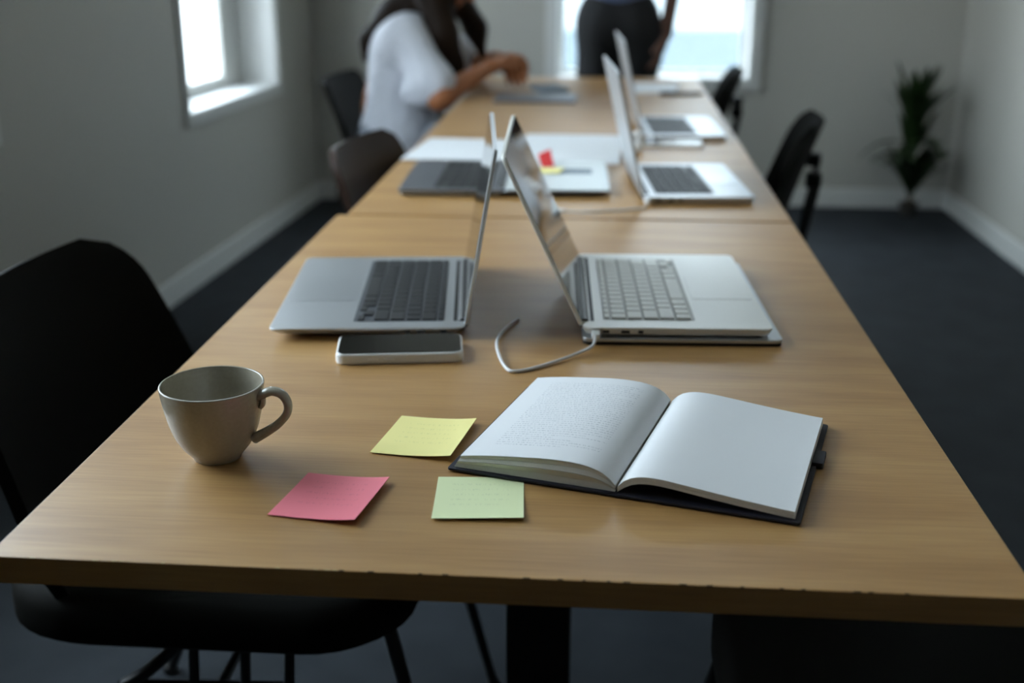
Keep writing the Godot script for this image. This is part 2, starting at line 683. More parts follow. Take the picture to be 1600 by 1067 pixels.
func make_chair(called: String, label: String, shell: Material, group: String, corner: float, posts: bool, wide := 1.0) -> Node3D:
	# faces +z; seat in the middle over the origin; corner: how round the upper corners of the back are
	var t := thing(called, label, "chair", Vector3.ZERO, 0, group)
	var s := Shape.new()
	var rings := []
	for q in [[-0.040, 0.374], [-0.016, 0.376], [0.0, 0.390], [0.0, 0.424], [-0.008, 0.441], [-0.024, 0.447], [-0.09, 0.441], [-0.16, 0.437]]:
		rings.append(Shape.rect_ring(0.55 + 2 * q[0], 0.52 + 2 * q[0], 0.12 + q[0] * 0.5, q[1], 8))
	s.loft(rings, true, true, place(0, 0, -0.010))
	build("seat", s, shell, t, Transform3D(), 60.0)
	# the backrest: a shell bowed round the sitter, leaning back, narrowing upwards to rounded corners
	s = Shape.new()
	s.sheet(20, 24, func(u: float, w: float) -> Vector3:
		var y := 0.395 + 0.378 * w
		var half := (0.250 + 0.065 * smoothstep(0.0, 0.32, w) - 0.060 * w) * wide
		var drop := clampf((w - (1.0 - corner * 2.6)) / (corner * 2.6), 0.0, 1.0)
		half -= corner * (1.0 - sqrt(maxf(0.0, 1.0 - drop * drop)))
		var x := (u - 0.5) * 2.0 * half
		var k := x / 0.26
		return Vector3(x, y, -0.212 - 0.085 * w - 0.03 * w * w + 0.050 * k * k), 0.016)
	build("backrest", s, shell, t, Transform3D(), 60.0)
	for sx in [-1.0, 1.0]:
		s = Shape.new()
		if not posts:
			s.tube(PackedVector3Array([Vector3(0.10 * sx, 0.362, -0.10), Vector3(0.10 * sx, 0.362, -0.20)]), [0.008], 8)
		else:
			s.tube(curve([Vector3(0.15 * sx, 0.362, -0.10), Vector3(0.15 * sx, 0.362, -0.22), Vector3(0.15 * sx, 0.40, -0.275), Vector3(0.15 * sx, 0.52, -0.298), Vector3(0.15 * sx, 0.655, -0.322)]), [0.008], 8)
		build("back_post" if posts else "back_stub", s, M["dark steel tube"], t)
		if posts:
			s = Shape.new()
			s.slab(0.04, 0.040, 0.036, 0.010, 0.006, place(0.15 * sx, 0.632, -0.308))
			build("bracket", s, M["black steel"], t)
		# front leg, slanting out; rear leg from the end of the side rack
		for l in [[Vector3(0.205 * sx, 0.385, 0.222), Vector3(0.225 * sx, 0.006, 0.310)], [Vector3(0.205 * sx, 0.283, -0.127), Vector3(0.225 * sx, 0.006, -0.25)]]:
			s = Shape.new()
			s.tube(PackedVector3Array(l), [0.0095, 0.008], 10)
			var leg := build("leg", s, M["dark steel tube"], t)
			s = Shape.new()
			s.lathe([Vector2(0.0001, 0), Vector2(0.012, 0), Vector2(0.013, 0.004), Vector2(0.011, 0.014), Vector2(0.0001, 0.014)], 12, place(l[1].x, 0, l[1].z))
			build("foot", s, M["black leather"], leg)
		s = Shape.new()
		s.tube(curve([Vector3(0.205 * sx, 0.378, 0.05), Vector3(0.205 * sx, 0.372, -0.03), Vector3(0.205 * sx, 0.335, -0.062), Vector3(0.205 * sx, 0.300, -0.10), Vector3(0.205 * sx, 0.283, -0.127)]), [0.0085], 10)
		s.tube(PackedVector3Array([Vector3(0.205 * sx, 0.283, -0.130), Vector3(0.205 * sx, 0.291, 0.094)]), [0.0075], 8)
		build("side_rack", s, M["dark steel tube"], t)
		for z in [-0.034, 0.033, 0.090]:
			s = Shape.new()
			s.tube(PackedVector3Array([Vector3(0.205 * sx, 0.384, z + 0.006), Vector3(0.205 * sx, 0.288, z)]), [0.0070], 8)
			build("strut", s, M["dark steel tube"], t)
	s = Shape.new()
	s.tube(PackedVector3Array([Vector3(-0.205, 0.287, 0.0), Vector3(0.205, 0.287, 0.0)]), [0.007], 8)
	build("cross_bar", s, M["dark steel tube"], t)
	s = Shape.new()
	s.slab(0.46, 0.24, 0.012, 0.03, 0.004, place(0, 0.363, 0.03))
	build("seat_plate", s, M["black steel"], t)
	return t


# ---------------------------------------------------------------- laptops
var key_meshes := {}

func key_mesh(w: float, d: float) -> ArrayMesh:
	var at := Vector2i(int(w * 10000), int(d * 10000))
	if not key_meshes.has(at):
		var s := Shape.new()
		s.slab(w, d, 0.0016, 0.0016, 0.0004, Transform3D(), 2, 1)
		key_meshes[at] = s.mesh()
	return key_meshes[at]


# front towards +z, hinge towards -z; the origin is under the middle of the base
func make_laptop(label: String, group: String, W: float, D: float, thick: float, lid_long: float, open_deg: float, skin: Material, key_m: Material, well_m: Material, hinge_m: Material, pad_m: Material, keys_apart: bool, under := 0.010) -> Node3D:
	var t := thing("laptop", label, "laptop", Vector3.ZERO, 0, group)
	var rc := 0.011
	var s := Shape.new()
	# the base thins towards its front edge
	var rings := []
	for q in [[-under, 0.0015], [-under * 0.4, 0.003 + (under - 0.010) * 0.3], [-0.0008, thick - 0.0035], [0.0, thick - 0.002], [0.0, thick - 0.0008], [-0.0008, thick]]:
		rings.append(Shape.rect_ring(W + 2 * q[0], D + 2 * q[0], rc + q[0] * 0.6, q[1], 5))
	s.loft(rings)
	build("base", s, skin, t)
	for fx in [-1, 1]:
		for fz in [-1, 1]:
			s = Shape.new()
			s.lathe([Vector2(0.0001, 0), Vector2(0.007, 0), Vector2(0.008, 0.002), Vector2(0.0001, 0.002)], 12, place(fx * (W * 0.5 - 0.04), 0, fz * (D * 0.5 - 0.04)))
			build("rubber_foot", s, M["port"], t)
	# keyboard: a shallow tray with keys
	var kw := minf(0.284, W - 0.05)
	var kd := 0.110
	var kz := -D * 0.5 + 0.026 + kd * 0.5
	var pitch := kw / 14.5
	s = Shape.new()
	s.slab(kw + 0.003, kd, 0.0006, 0.003, 0.0001, place(0, thick - 0.0002, kz), 2, 1)
	var well := build("keyboard", s, well_m, t)
	var rows := [[14, 0.45], [14, 1.0], [14, 1.0], [13, 1.0], [12, 1.0], [0, 1.0]]
	var row_d := kd / 5.65
	var z := kz - kd * 0.5
	var joined := Shape.new()
	for r in rows.size():
		var d: float = row_d * rows[r][1]
		var keys := []
		if rows[r][0] > 0:
			var n: int = rows[r][0]
			var extra := 14.5 - n
			for k in n:
				var wk := 1.0
				if r == 0:
					wk = 14.5 / 14.0
				elif r == 1 and k == n - 1 or r == 2 and k == 0:
					wk = 1.5
				elif r == 3 and (k == 0 or k == n - 1):
					wk = 1.0 + extra / 2.0
				elif r == 4 and (k == 0 or k == n - 1):
					wk = 1.0 + extra / 2.0
				keys.append([wk, 1.0, 0.0])
		else:
			keys = [[1, 1, 0], [1, 1, 0], [1, 1, 0], [1.25, 1, 0], [5, 1, 0], [1.25, 1, 0], [1, 1, 0], [1, 0.48, 1.0], [1, 0.48, 2.0], [1, 0.48, 1.0]]
		var x := -kw * 0.5
		for k in keys:
			var wk: float = k[0] * pitch
			var dk: float = d * k[1]
			var at := place(x + wk * 0.5, thick + 0.0004, z + d * 0.5 + (d * 0.26 if k[2] == 1.0 else 0.0))
			if keys_apart:
				put("key", key_mesh(wk - 0.0028, dk - 0.0028 if k[1] == 1.0 else dk - 0.0014), key_m, well, at)
				if k[2] == 2.0:
					put("key", key_mesh(wk - 0.0028, dk - 0.0014), key_m, well, place(x + wk * 0.5, thick + 0.0004, z + d * 0.26))
			else:
				joined.slab(wk - 0.0028, dk - 0.0028, 0.0016, 0.0016, 0.0004, at, 1, 1)
			x += wk
		z += d
	if not keys_apart:
		var o := build("keys", joined, key_m, well)
		o.set_meta("kind", "stuff")
	# trackpad
	s = Shape.new()
	var pd := D * 0.5 - (kz + kd * 0.5) - 0.012
	s.slab(0.108, pd, 0.0005, 0.004, 0.0001, place(0, thick - 0.0001, kz + kd * 0.5 + 0.006 + pd * 0.5), 3, 1)
	build("trackpad", s, pad_m, t)
	# ports on the sides
	for sx in [-1, 1]:
		for k in 3:
			s = Shape.new()
			s.box(Vector3(W * 0.5 - 0.004, thick * 0.42, 0), Vector3(W * 0.5 + 0.0002, thick * 0.72, [0.008, 0.010, 0.006][k]), 0.0004, place(0, 0, -D * 0.5 + [0.022, 0.048, 0.066][k]) if sx > 0 else place(0, 0, -D * 0.5 + [0.032, 0.056, 0.072][k], turned(180)))
			build("port", s, M["port"], t)
	# hinge: a cylinder the width of the screen, and a vent slot in front of it
	s = Shape.new()
	s.tube(PackedVector3Array([Vector3(-W * 0.5 + 0.025, thick - 0.003, -D * 0.5 + 0.003), Vector3(W * 0.5 - 0.025, thick - 0.003, -D * 0.5 + 0.003)]), [0.0062], 12)
	build("hinge", s, hinge_m, t)
	s = Shape.new()
	s.slab(W - 0.05, 0.0045, 0.0005, 0.001, 0.0001, place(0, thick - 0.0001, -D * 0.5 + 0.0125), 1, 1)
	build("vent", s, M["port"], t)
	# the lid, opened
	var b := Basis(Vector3.RIGHT, -deg_to_rad(open_deg))      # 0 = lying closed over the base, 90 = upright
	var hinge_at := Transform3D(b, Vector3(0, thick + 0.001, -D * 0.5 + 0.002))
	s = Shape.new()
	s.slab(W, lid_long, 0.0048, rc, 0.0012, hinge_at * place(0, 0, lid_long * 0.5), 5, 2)
	var lid := build("lid", s, skin, t)
	s = Shape.new()
	s.slab(W - 0.005, lid_long - 0.005, 0.0006, rc - 0.002, 0.0001, hinge_at * place(0, -0.0005, lid_long * 0.5), 4, 1)
	build("screen", s, M["black glass"], lid)
	return t


func closed_slab(label: String, category: String, called: String, W: float, D: float, H: float, top_m: Material, low_m: Material, at: Vector3, turn: float) -> Node3D:
	var t := thing(called, label, category, at, turn)
	var s := Shape.new()
	s.slab(W, D, H * 0.45, 0.008, 0.0012)
	build("lower_case", s, low_m, t)
	s = Shape.new()
	s.slab(W + 0.001, D + 0.001, H * 0.52, 0.0085, 0.001, place(0, H * 0.48, 0))
	build("lid", s, top_m, t)
	s = Shape.new()
	s.slab(W * 0.25, 0.01, H * 0.06, 0.002, 0.0002, place(0, H * 0.43, -D * 0.5 + 0.012))
	build("hinge", s, low_m, t)
	return t


func make_phone(label: String, at: Vector3, turn: float, case_m: Material, group: String) -> Node3D:
	var t := thing("phone", label, "phone", at, turn, group)
	var s := Shape.new()
	s.slab(0.144, 0.071, 0.0128, 0.010, 0.003, Transform3D(), 6, 3)
	build("case", s, case_m, t)
	s = Shape.new()
	s.slab(0.139, 0.066, 0.0011, 0.0085, 0.0004, place(0, 0.0122, 0), 6, 1)
	build("screen", s, M["black glass"], t)
	for k in 2:
		s = Shape.new()
		s.slab(0.012, 0.0016, 0.003, 0.0006, 0.0004, place(-0.03 + k * 0.018, 0.004, 0.0355), 2, 1)
		build("button", s, case_m, t)
	return t


# ---------------------------------------------------------------- the near end of the table
func cup() -> void:
	var t := thing("coffee_cup", "grey stoneware coffee cup with a looped handle beside the pink note", "cup", Vector3(-0.349, TABLE_Y, -0.958), 0)
	var s := Shape.new()
	var outer := [Vector2(0.0205, 0.0), Vector2(0.0216, 0.0006), Vector2(0.0222, 0.0028), Vector2(0.0262, 0.0075), Vector2(0.0315, 0.0140), Vector2(0.0362, 0.0225), Vector2(0.0396, 0.0320), Vector2(0.0424, 0.0430), Vector2(0.0446, 0.0550), Vector2(0.0458, 0.064), Vector2(0.0466, 0.0712)]
	var inner := [Vector2(0.0463, 0.0722), Vector2(0.0452, 0.0724), Vector2(0.0444, 0.0716), Vector2(0.0430, 0.060), Vector2(0.0404, 0.044), Vector2(0.0358, 0.029), Vector2(0.0280, 0.016), Vector2(0.019, 0.0085), Vector2(0.010, 0.0062), Vector2(0.0002, 0.006)]
	var profile := [Vector2(0.0002, 0.0022), Vector2(0.0175, 0.0022), Vector2(0.0188, 0.0)]
	profile.append_array(outer)
	profile.append_array(inner)
	s.lathe(profile, 72)
	build("bowl", s, M["stoneware glaze"], t, Transform3D(), 65.0)
	s = Shape.new()
	var path := curve([Vector3(0.0425, 0.0625, 0), Vector3(0.0490, 0.0655, 0), Vector3(0.0580, 0.0685, 0), Vector3(0.0670, 0.0655, 0), Vector3(0.0715, 0.0570, 0), Vector3(0.0695, 0.0470, 0), Vector3(0.0610, 0.0370, 0), Vector3(0.0500, 0.0290, 0), Vector3(0.0380, 0.0215, 0)], 6)
	var radii := []
	for k in path.size():
		radii.append(lerpf(0.0043, 0.0030, sin(PI * k / (path.size() - 1.0))) + 0.0006)
	s.tube(path, radii, 14, 1.55)
	s.tube(curve([Vector3(0.0470, 0.0650, 0), Vector3(0.0480, 0.0600, 0), Vector3(0.0472, 0.0550, 0), Vector3(0.0450, 0.0525, 0)], 4), [0.0036, 0.0036, 0.0034, 0.003, 0.0026], 10, 1.4)
	build("handle", s, M["stoneware glaze"], t, place(0, 0, 0, turned(-6)), 65.0)


func sticky(called: String, label: String, m: Material, at: Vector3, turn: float, w: float, d: float, lift: Callable) -> void:
	var s := Shape.new()
	s.sheet(14, 14, func(u: float, q: float) -> Vector3: return Vector3((u - 0.5) * w, 0.0006 + lift.call(u, q), (q - 0.5) * d), 0.0004, true)
	var o := build(called, s, m, null, Transform3D(turned(turn), at), 60.0)
	tag(o, label, "sticky note", "sticky notes by the book")


func book() -> void:
	# local: spine along -z from the near end at the origin, x across the pages
	var W := 0.147
	var L := 0.212
	var t := thing("open_book", "open hardcover book with printed left page and blank right page", "book", Vector3(0.016, TABLE_Y + 0.0012, -0.905), deg_to_rad(-15.5))
	var s := Shape.new()
	s.slab(W + 0.004, L + 0.008, 0.0026, 0.003, 0.0008, place(-(W + 0.006) * 0.5 - 0.003, 0, -L * 0.5))
	s.slab(W + 0.006, L + 0.008, 0.0026, 0.003, 0.0008, place((W + 0.006) * 0.5 + 0.002, 0, -L * 0.5))
	s.slab(0.012, L + 0.008, 0.0016, 0.001, 0.0004, place(0, 0, -L * 0.5))
	build("cover", s, M["navy cover"], t)
	var left := [Vector2(0, 0.0085), Vector2(0.005, 0.0140), Vector2(0.013, 0.0192), Vector2(0.025, 0.0226), Vector2(0.040, 0.0240), Vector2(0.062, 0.0236), Vector2(0.085, 0.0215), Vector2(0.11, 0.0190), Vector2(0.13, 0.0162), Vector2(0.142, 0.0142)]
	var right := [Vector2(0, 0.0078), Vector2(0.004, 0.0125), Vector2(0.010, 0.0168), Vector2(0.020, 0.0198), Vector2(0.034, 0.0204), Vector2(0.055, 0.0186), Vector2(0.08, 0.0158), Vector2(0.105, 0.0132), Vector2(0.13, 0.0110), Vector2(0.148, 0.0098)]
	# left leaves, in sheaves that part a little at the near end
	var cuts := [[0.0, 0.30], [0.31, 0.56], [0.585, 0.77], [0.78, 0.985]]
	for c in cuts:
		s = Shape.new()
		var rings := []
		for k in 25:
			var f := k / 24.0
			var ring := PackedVector3Array()
			for e in [[c[0], 0], [c[1], 0], [c[1], 1], [c[0], 1]]:
				var far: float = e[1]
				var top := along(left, f * 0.142)
				var y: float = 0.0028 + (top - 0.0032) * e[0]
				var x: float = -f * (0.142 + 0.0065 * (1.0 - e[0]))
				ring.append(Vector3(x - 0.001, y, -L * far - (0.0 if far else 0.0012 * sin(e[0] * 9.0))))
			rings.append(ring)
		s.loft(rings)
		build("page_block", s, M["paper edge"], t, Transform3D(), 30.0)
	s = Shape.new()
	s.sheet(28, 2, func(u: float, q: float) -> Vector3: return Vector3(-0.001 - (1.0 - u) * 0.1425, along(left, (1.0 - u) * 0.142) + 0.0002, -L + L * q), 0.00025, true)
	build("printed_page", s, M["printed page"], t, Transform3D(), 30.0)
	# right leaves arch off the spine, so a dark gap opens under them
	for c in [[0.0, 0.47], [0.52, 1.0]]:
		s = Shape.new()
		var rings := []
		for k in 25:
			var f := k / 24.0
			var ring := PackedVector3Array()
			for e in [[c[0], 0], [c[1], 0], [c[1], 1], [c[0], 1]]:
				var top := along(right, f * 0.148)
				var y: float = maxf(top - 0.0062 * (1.0 - e[0]), 0.0029 + 0.003 * e[0])
				ring.append(Vector3(f * (0.148 + 0.001 * (1.0 - e[0])) + 0.001, y, -L * e[1]))
			rings.append(ring)
		s.loft(rings)
		build("page_block", s, M["paper edge"], t, Transform3D(), 30.0)
	s = Shape.new()
	s.sheet(28, 6, func(u: float, q: float) -> Vector3: return Vector3(0.001 + u * 0.1485, along(right, u * 0.148) + 0.0002 + 0.0012 * u * u * u * sin(q * PI), -L + L * q), 0.00025, true)
	build("blank_page", s, M["paper"], t, Transform3D(), 30.0)
	s = Shape.new()
	s.slab(0.010, 0.030, 0.006, 0.002, 0.001, place(W + 0.0085, 0.0, -L * 0.60))
	build("pen_loop", s, M["navy cover"], t)


func cable(called: String, label: String, pts: Array, r: float, plug_at: Transform3D, far_plug: bool) -> void:
	var t := thing(called, label, "cable")
	var s := Shape.new()
	s.tube(curve(pts, 7), [r], 10)
	build("cord", s, M["white rubber"], t)
	s = Shape.new()
	s.slab(0.0105, 0.020, 0.0062, 0.003, 0.0018, plug_at)
	build("plug", s, M["white plastic"], t)
	if far_plug:
		var e: Vector3 = pts[-1]
		var d: Vector3 = (pts[-1] - pts[-2])
		s = Shape.new()
		s.slab(0.0105, 0.020, 0.0062, 0.003, 0.0018, place(e.x, e.y - 0.003, e.z, turned(rad_to_deg(atan2(d.x, d.z)))))
		build("plug", s, M["white plastic"], t)


# ---------------------------------------------------------------- people
func hand_bones(wrist: Vector3, fwd: Vector3, palm_down: Vector3, thumb: Vector3, curl: float) -> Array:
	# fwd: from the wrist to the knuckles; palm_down: out of the palm; thumb: the side the thumb is on
	var bones := []
	var side := thumb.normalized()
	fwd = fwd.normalized()
	palm_down = palm_down.normalized()
	bones.append([wrist, wrist + fwd * 0.03, 0.024, 0.024])
	for k in 4:
		var lat := side * (0.028 - 0.019 * k)
		bones.append([wrist + fwd * 0.02 + lat * 0.6, wrist + fwd * 0.085 + lat, 0.015, 0.0115])
		var p := wrist + fwd * 0.088 + lat
		var long: float = [0.040, 0.045, 0.042, 0.033][k]
		var dir := fwd
		for j in 3:
			dir = (dir.rotated(palm_down.cross(fwd).normalized(), -curl * (0.8 + 0.12 * k))).normalized()
			var q: Vector3 = p + dir * long * [1.0, 0.62, 0.5][j]
			bones.append([p, q, 0.0092 - 0.0009 * j, 0.0086 - 0.0011 * j])
			p = q
	var p0 := wrist + fwd * 0.025 + side * 0.022
	var p1 := p0 + (fwd * 0.5 + side * 0.75 + palm_down * 0.3).normalized() * 0.042
	var p2 := p1 + (fwd * 0.85 + side * 0.25 + palm_down * 0.4).normalized() * 0.034
	var p3 := p2 + (fwd * 0.9 + palm_down * 0.5 - side * 0.1).normalized() * 0.026
	bones.append([p0, p1, 0.015, 0.012])
	bones.append([p1, p2, 0.0115, 0.0105])
	bones.append([p2, p3, 0.0105, 0.0085])
	return bones


func head_bones(c: Vector3, fwd: Vector3, up: Vector3) -> Array:
	# c: middle of the skull
	fwd = fwd.normalized()
	up = (up - fwd * up.dot(fwd)).normalized()
	var side := up.cross(fwd)
	var b := []
	b.append([c - fwd * 0.018 + up * 0.025, c + fwd * 0.022 + up * 0.022, 0.079, 0.074])
	b.append([c + fwd * 0.03 - up * 0.02, c + fwd * 0.035 - up * 0.075, 0.062, 0.040])
	b.append([c + fwd * 0.058 - up * 0.088, c + fwd * 0.066 - up * 0.092, 0.020, 0.018])
	b.append([c + fwd * 0.092 - up * 0.005, c + fwd * 0.108 - up * 0.040, 0.009, 0.013])
	b.append([c + fwd * 0.082 - up * 0.068 + side * 0.014, c + fwd * 0.082 - up * 0.068 - side * 0.014, 0.009, 0.009])
	b.append([c + fwd * 0.085 + up * 0.012 + side * 0.035, c + fwd * 0.085 + up * 0.012 - side * 0.035, 0.012, 0.012])
	for s in [-1.0, 1.0]:
		b.append([c + side * s * 0.078 + up * 0.006, c + side * s * 0.076 - up * 0.035, 0.014, 0.010])
		b.append([c + side * s * 0.045 + fwd * 0.062 - up * 0.035, c + side * s * 0.05 + fwd * 0.04 - up * 0.05, 0.022, 0.02])
	return b


func eyes(parent: Node3D, c: Vector3, fwd: Vector3, up: Vector3) -> void:
	fwd = fwd.normalized()
	up = (up - fwd * up.dot(fwd)).normalized()
	var side := up.cross(fwd)
	for s in [-1.0, 1.0]:
		var e := Shape.new()
		e.flesh([[c + fwd * 0.083 - up * 0.008 + side * s * 0.031, c + fwd * 0.083 - up * 0.008 + side * s * 0.034, 0.0115, 0.0115]], 0.003, 0.001)
		build("eye", e, M["eye white"], parent, Transform3D(), 80.0)


func woman() -> void:
	var t := thing("person", "seated woman with long dark hair and a white short-sleeved shirt, hands over the table", "person")
	var V := func(x: float, y: float, z: float) -> Vector3: return Vector3(x, y, z)
	var hip := Vector3(-0.70, 0.585, -3.91)
	var waist := Vector3(-0.715, 0.68, -3.93)
	var chest := Vector3(-0.665, 0.86, -3.92)
	var neck := Vector3(-0.585, 0.985, -3.91)
	var head := Vector3(-0.515, 1.125, -3.90)
	var gaze := Vector3(0.80, -0.50, 0.08)
	var crown := Vector3(0.45, 0.85, 0.0)
	# near arm is her right
	var sh_r := Vector3(-0.635, 0.915, -3.745)
	var el_r := Vector3(-0.515, 0.752, -3.615)
	var wr_r := Vector3(-0.388, 0.818, -3.80)
	var sh_l := Vector3(-0.635, 0.915, -4.09)
	var el_l := Vector3(-0.475, 0.790, -4.20)
	var wr_l := Vector3(-0.375, 0.836, -4.00)
	var b := [
		[hip + Vector3(0, 0, 0.09), hip - Vector3(0, 0, 0.09), 0.108, 0.108], [hip, waist, 0.12, 0.10], [waist + Vector3(0, 0, 0.04), chest + Vector3(0, 0, 0.07), 0.095, 0.105], [waist - Vector3(0, 0, 0.04), chest - Vector3(0, 0, 0.07), 0.095, 0.105],
		[sh_r, sh_l, 0.055, 0.055], [chest, neck, 0.08, 0.052], [neck, head - Vector3(0.01, 0.05, 0), 0.052, 0.050],
		[sh_r, el_r, 0.047, 0.039], [el_r, wr_r, 0.040, 0.025], [sh_l, el_l, 0.047, 0.039], [el_l, wr_l, 0.039, 0.025]]
	for z in [-3.815, -3.955]:
		b.append([Vector3(-0.68, 0.565, z), Vector3(-0.28, 0.545, z + 0.01), 0.085, 0.062])
		b.append([Vector3(-0.28, 0.545, z + 0.01), Vector3(-0.29, 0.10, z), 0.058, 0.038])
		b.append([Vector3(-0.29, 0.06, z), Vector3(-0.16, 0.032, z), 0.038, 0.026])
	var s := Shape.new()
	s.flesh(b, 0.013, 0.012)
	s.flesh(head_bones(head, gaze, crown), 0.006, 0.006)
	s.flesh(hand_bones(wr_r, Vector3(0.62, 0.25, -0.60), Vector3(0.25, -1, -0.2), Vector3(0.35, 0.35, -0.8), 0.58), 0.004, 0.003)
	s.flesh(hand_bones(wr_l, Vector3(0.50, -0.12, 0.75), Vector3(0.1, -1, 0), Vector3(0.75, 0.2, -0.55), 0.42), 0.004, 0.003)
	build("body", s, M["skin"], t, Transform3D(), 80.0)
	eyes(t, head, gaze, crown)
	# shirt: loose, hangs over the waistband
	s = Shape.new()
	var sl_r := sh_r.lerp(el_r, 0.80)
	var sl_l := sh_l.lerp(el_l, 0.80)
	s.flesh([
		[hip + Vector3(0.010, 0.0, 0.10), chest + Vector3(0, 0, 0.08), 0.106, 0.106], [hip + Vector3(0.010, 0.0, -0.10), chest - Vector3(0, 0, 0.08), 0.106, 0.106], [hip + Vector3(0.015, 0.0, 0), chest, 0.112, 0.112], [hip + Vector3(-0.055, 0.025, 0.09), hip + Vector3(-0.055, 0.025, -0.09), 0.055, 0.055],
		[hip + Vector3(0.03, 0.015, 0.10), hip + Vector3(0.05, 0.015, -0.09), 0.100, 0.100],
		[sh_r + Vector3(-0.01, 0, 0.0), sh_l + Vector3(-0.01, 0, 0), 0.068, 0.068], [chest, neck - Vector3(0.01, 0.035, 0), 0.11, 0.072],
		[sh_r, sl_r, 0.062, 0.066], [sh_l, sl_l, 0.062, 0.066], [sl_r, sl_r + Vector3(-0.06, -0.03, 0.0), 0.058, 0.04]], 0.012, 0.016)
	build("shirt", s, M["white cotton"], t, Transform3D(), 80.0)
	s = Shape.new()
	var legs := [[hip + Vector3(0.0, 0.0, 0.085), hip - Vector3(0.0, 0.0, 0.085), 0.122, 0.122]]
	for z in [-3.815, -3.955]:
		legs.append([Vector3(-0.68, 0.568, z), Vector3(-0.28, 0.55, z + 0.01), 0.098, 0.078])
		legs.append([Vector3(-0.28, 0.545, z + 0.01), Vector3(-0.285, 0.14, z), 0.076, 0.066])
	s.flesh(legs, 0.014, 0.012)
	build("trousers", s, M["pale trousers"], t, Transform3D(), 80.0)
	for z in [-3.815, -3.955]:
		s = Shape.new()
		s.flesh([[Vector3(-0.30, 0.046, z), Vector3(-0.165, 0.037, z), 0.044, 0.034], [Vector3(-0.29, 0.08, z), Vector3(-0.29, 0.048, z), 0.045, 0.045]], 0.010, 0.008)
		build("shoe", s, M["white plastic"], t, Transform3D(), 80.0)
	# hair: over the crown, down the back and in front of the near shoulder
	s = Shape.new()
	var hb := [
		[head + Vector3(-0.03, 0.035, 0), head + Vector3(0.0, 0.045, 0), 0.095, 0.090], [head + Vector3(-0.05, 0.0, 0.02), head + Vector3(-0.06, -0.09, 0), 0.085, 0.078],
		[head + Vector3(-0.035, 0.0, 0.055), head + Vector3(-0.02, -0.10, 0.075), 0.052, 0.050], [head + Vector3(-0.035, 0.0, -0.055), head + Vector3(-0.02, -0.10, -0.075), 0.052, 0.050],
		[head + Vector3(-0.07, -0.08, 0.0), Vector3(-0.72, 0.955, -3.93), 0.080, 0.060], [Vector3(-0.70, 0.98, -3.88), Vector3(-0.775, 0.90, -3.86), 0.048, 0.032], [Vector3(-0.775, 0.90, -3.86), Vector3(-0.792, 0.845, -3.86), 0.032, 0.016], [Vector3(-0.70, 0.97, -3.96), Vector3(-0.785, 0.85, -3.96), 0.050, 0.022],
		[Vector3(-0.56, 1.04, -3.80), Vector3(-0.525, 0.93, -3.775), 0.050, 0.046], [Vector3(-0.525, 0.93, -3.775), Vector3(-0.495, 0.83, -3.785), 0.046, 0.034], [Vector3(-0.495, 0.83, -3.785), Vector3(-0.478, 0.775, -3.80), 0.034, 0.014],
		[Vector3(-0.50, 1.03, -4.0), Vector3(-0.445, 0.93, -4.00), 0.040, 0.036], [Vector3(-0.445, 0.93, -4.0), Vector3(-0.42, 0.84, -3.99), 0.036, 0.012]]
	s.flesh(hb, 0.010, 0.012)
	build("hair", s, M["dark hair"], t, Transform3D(), 80.0)


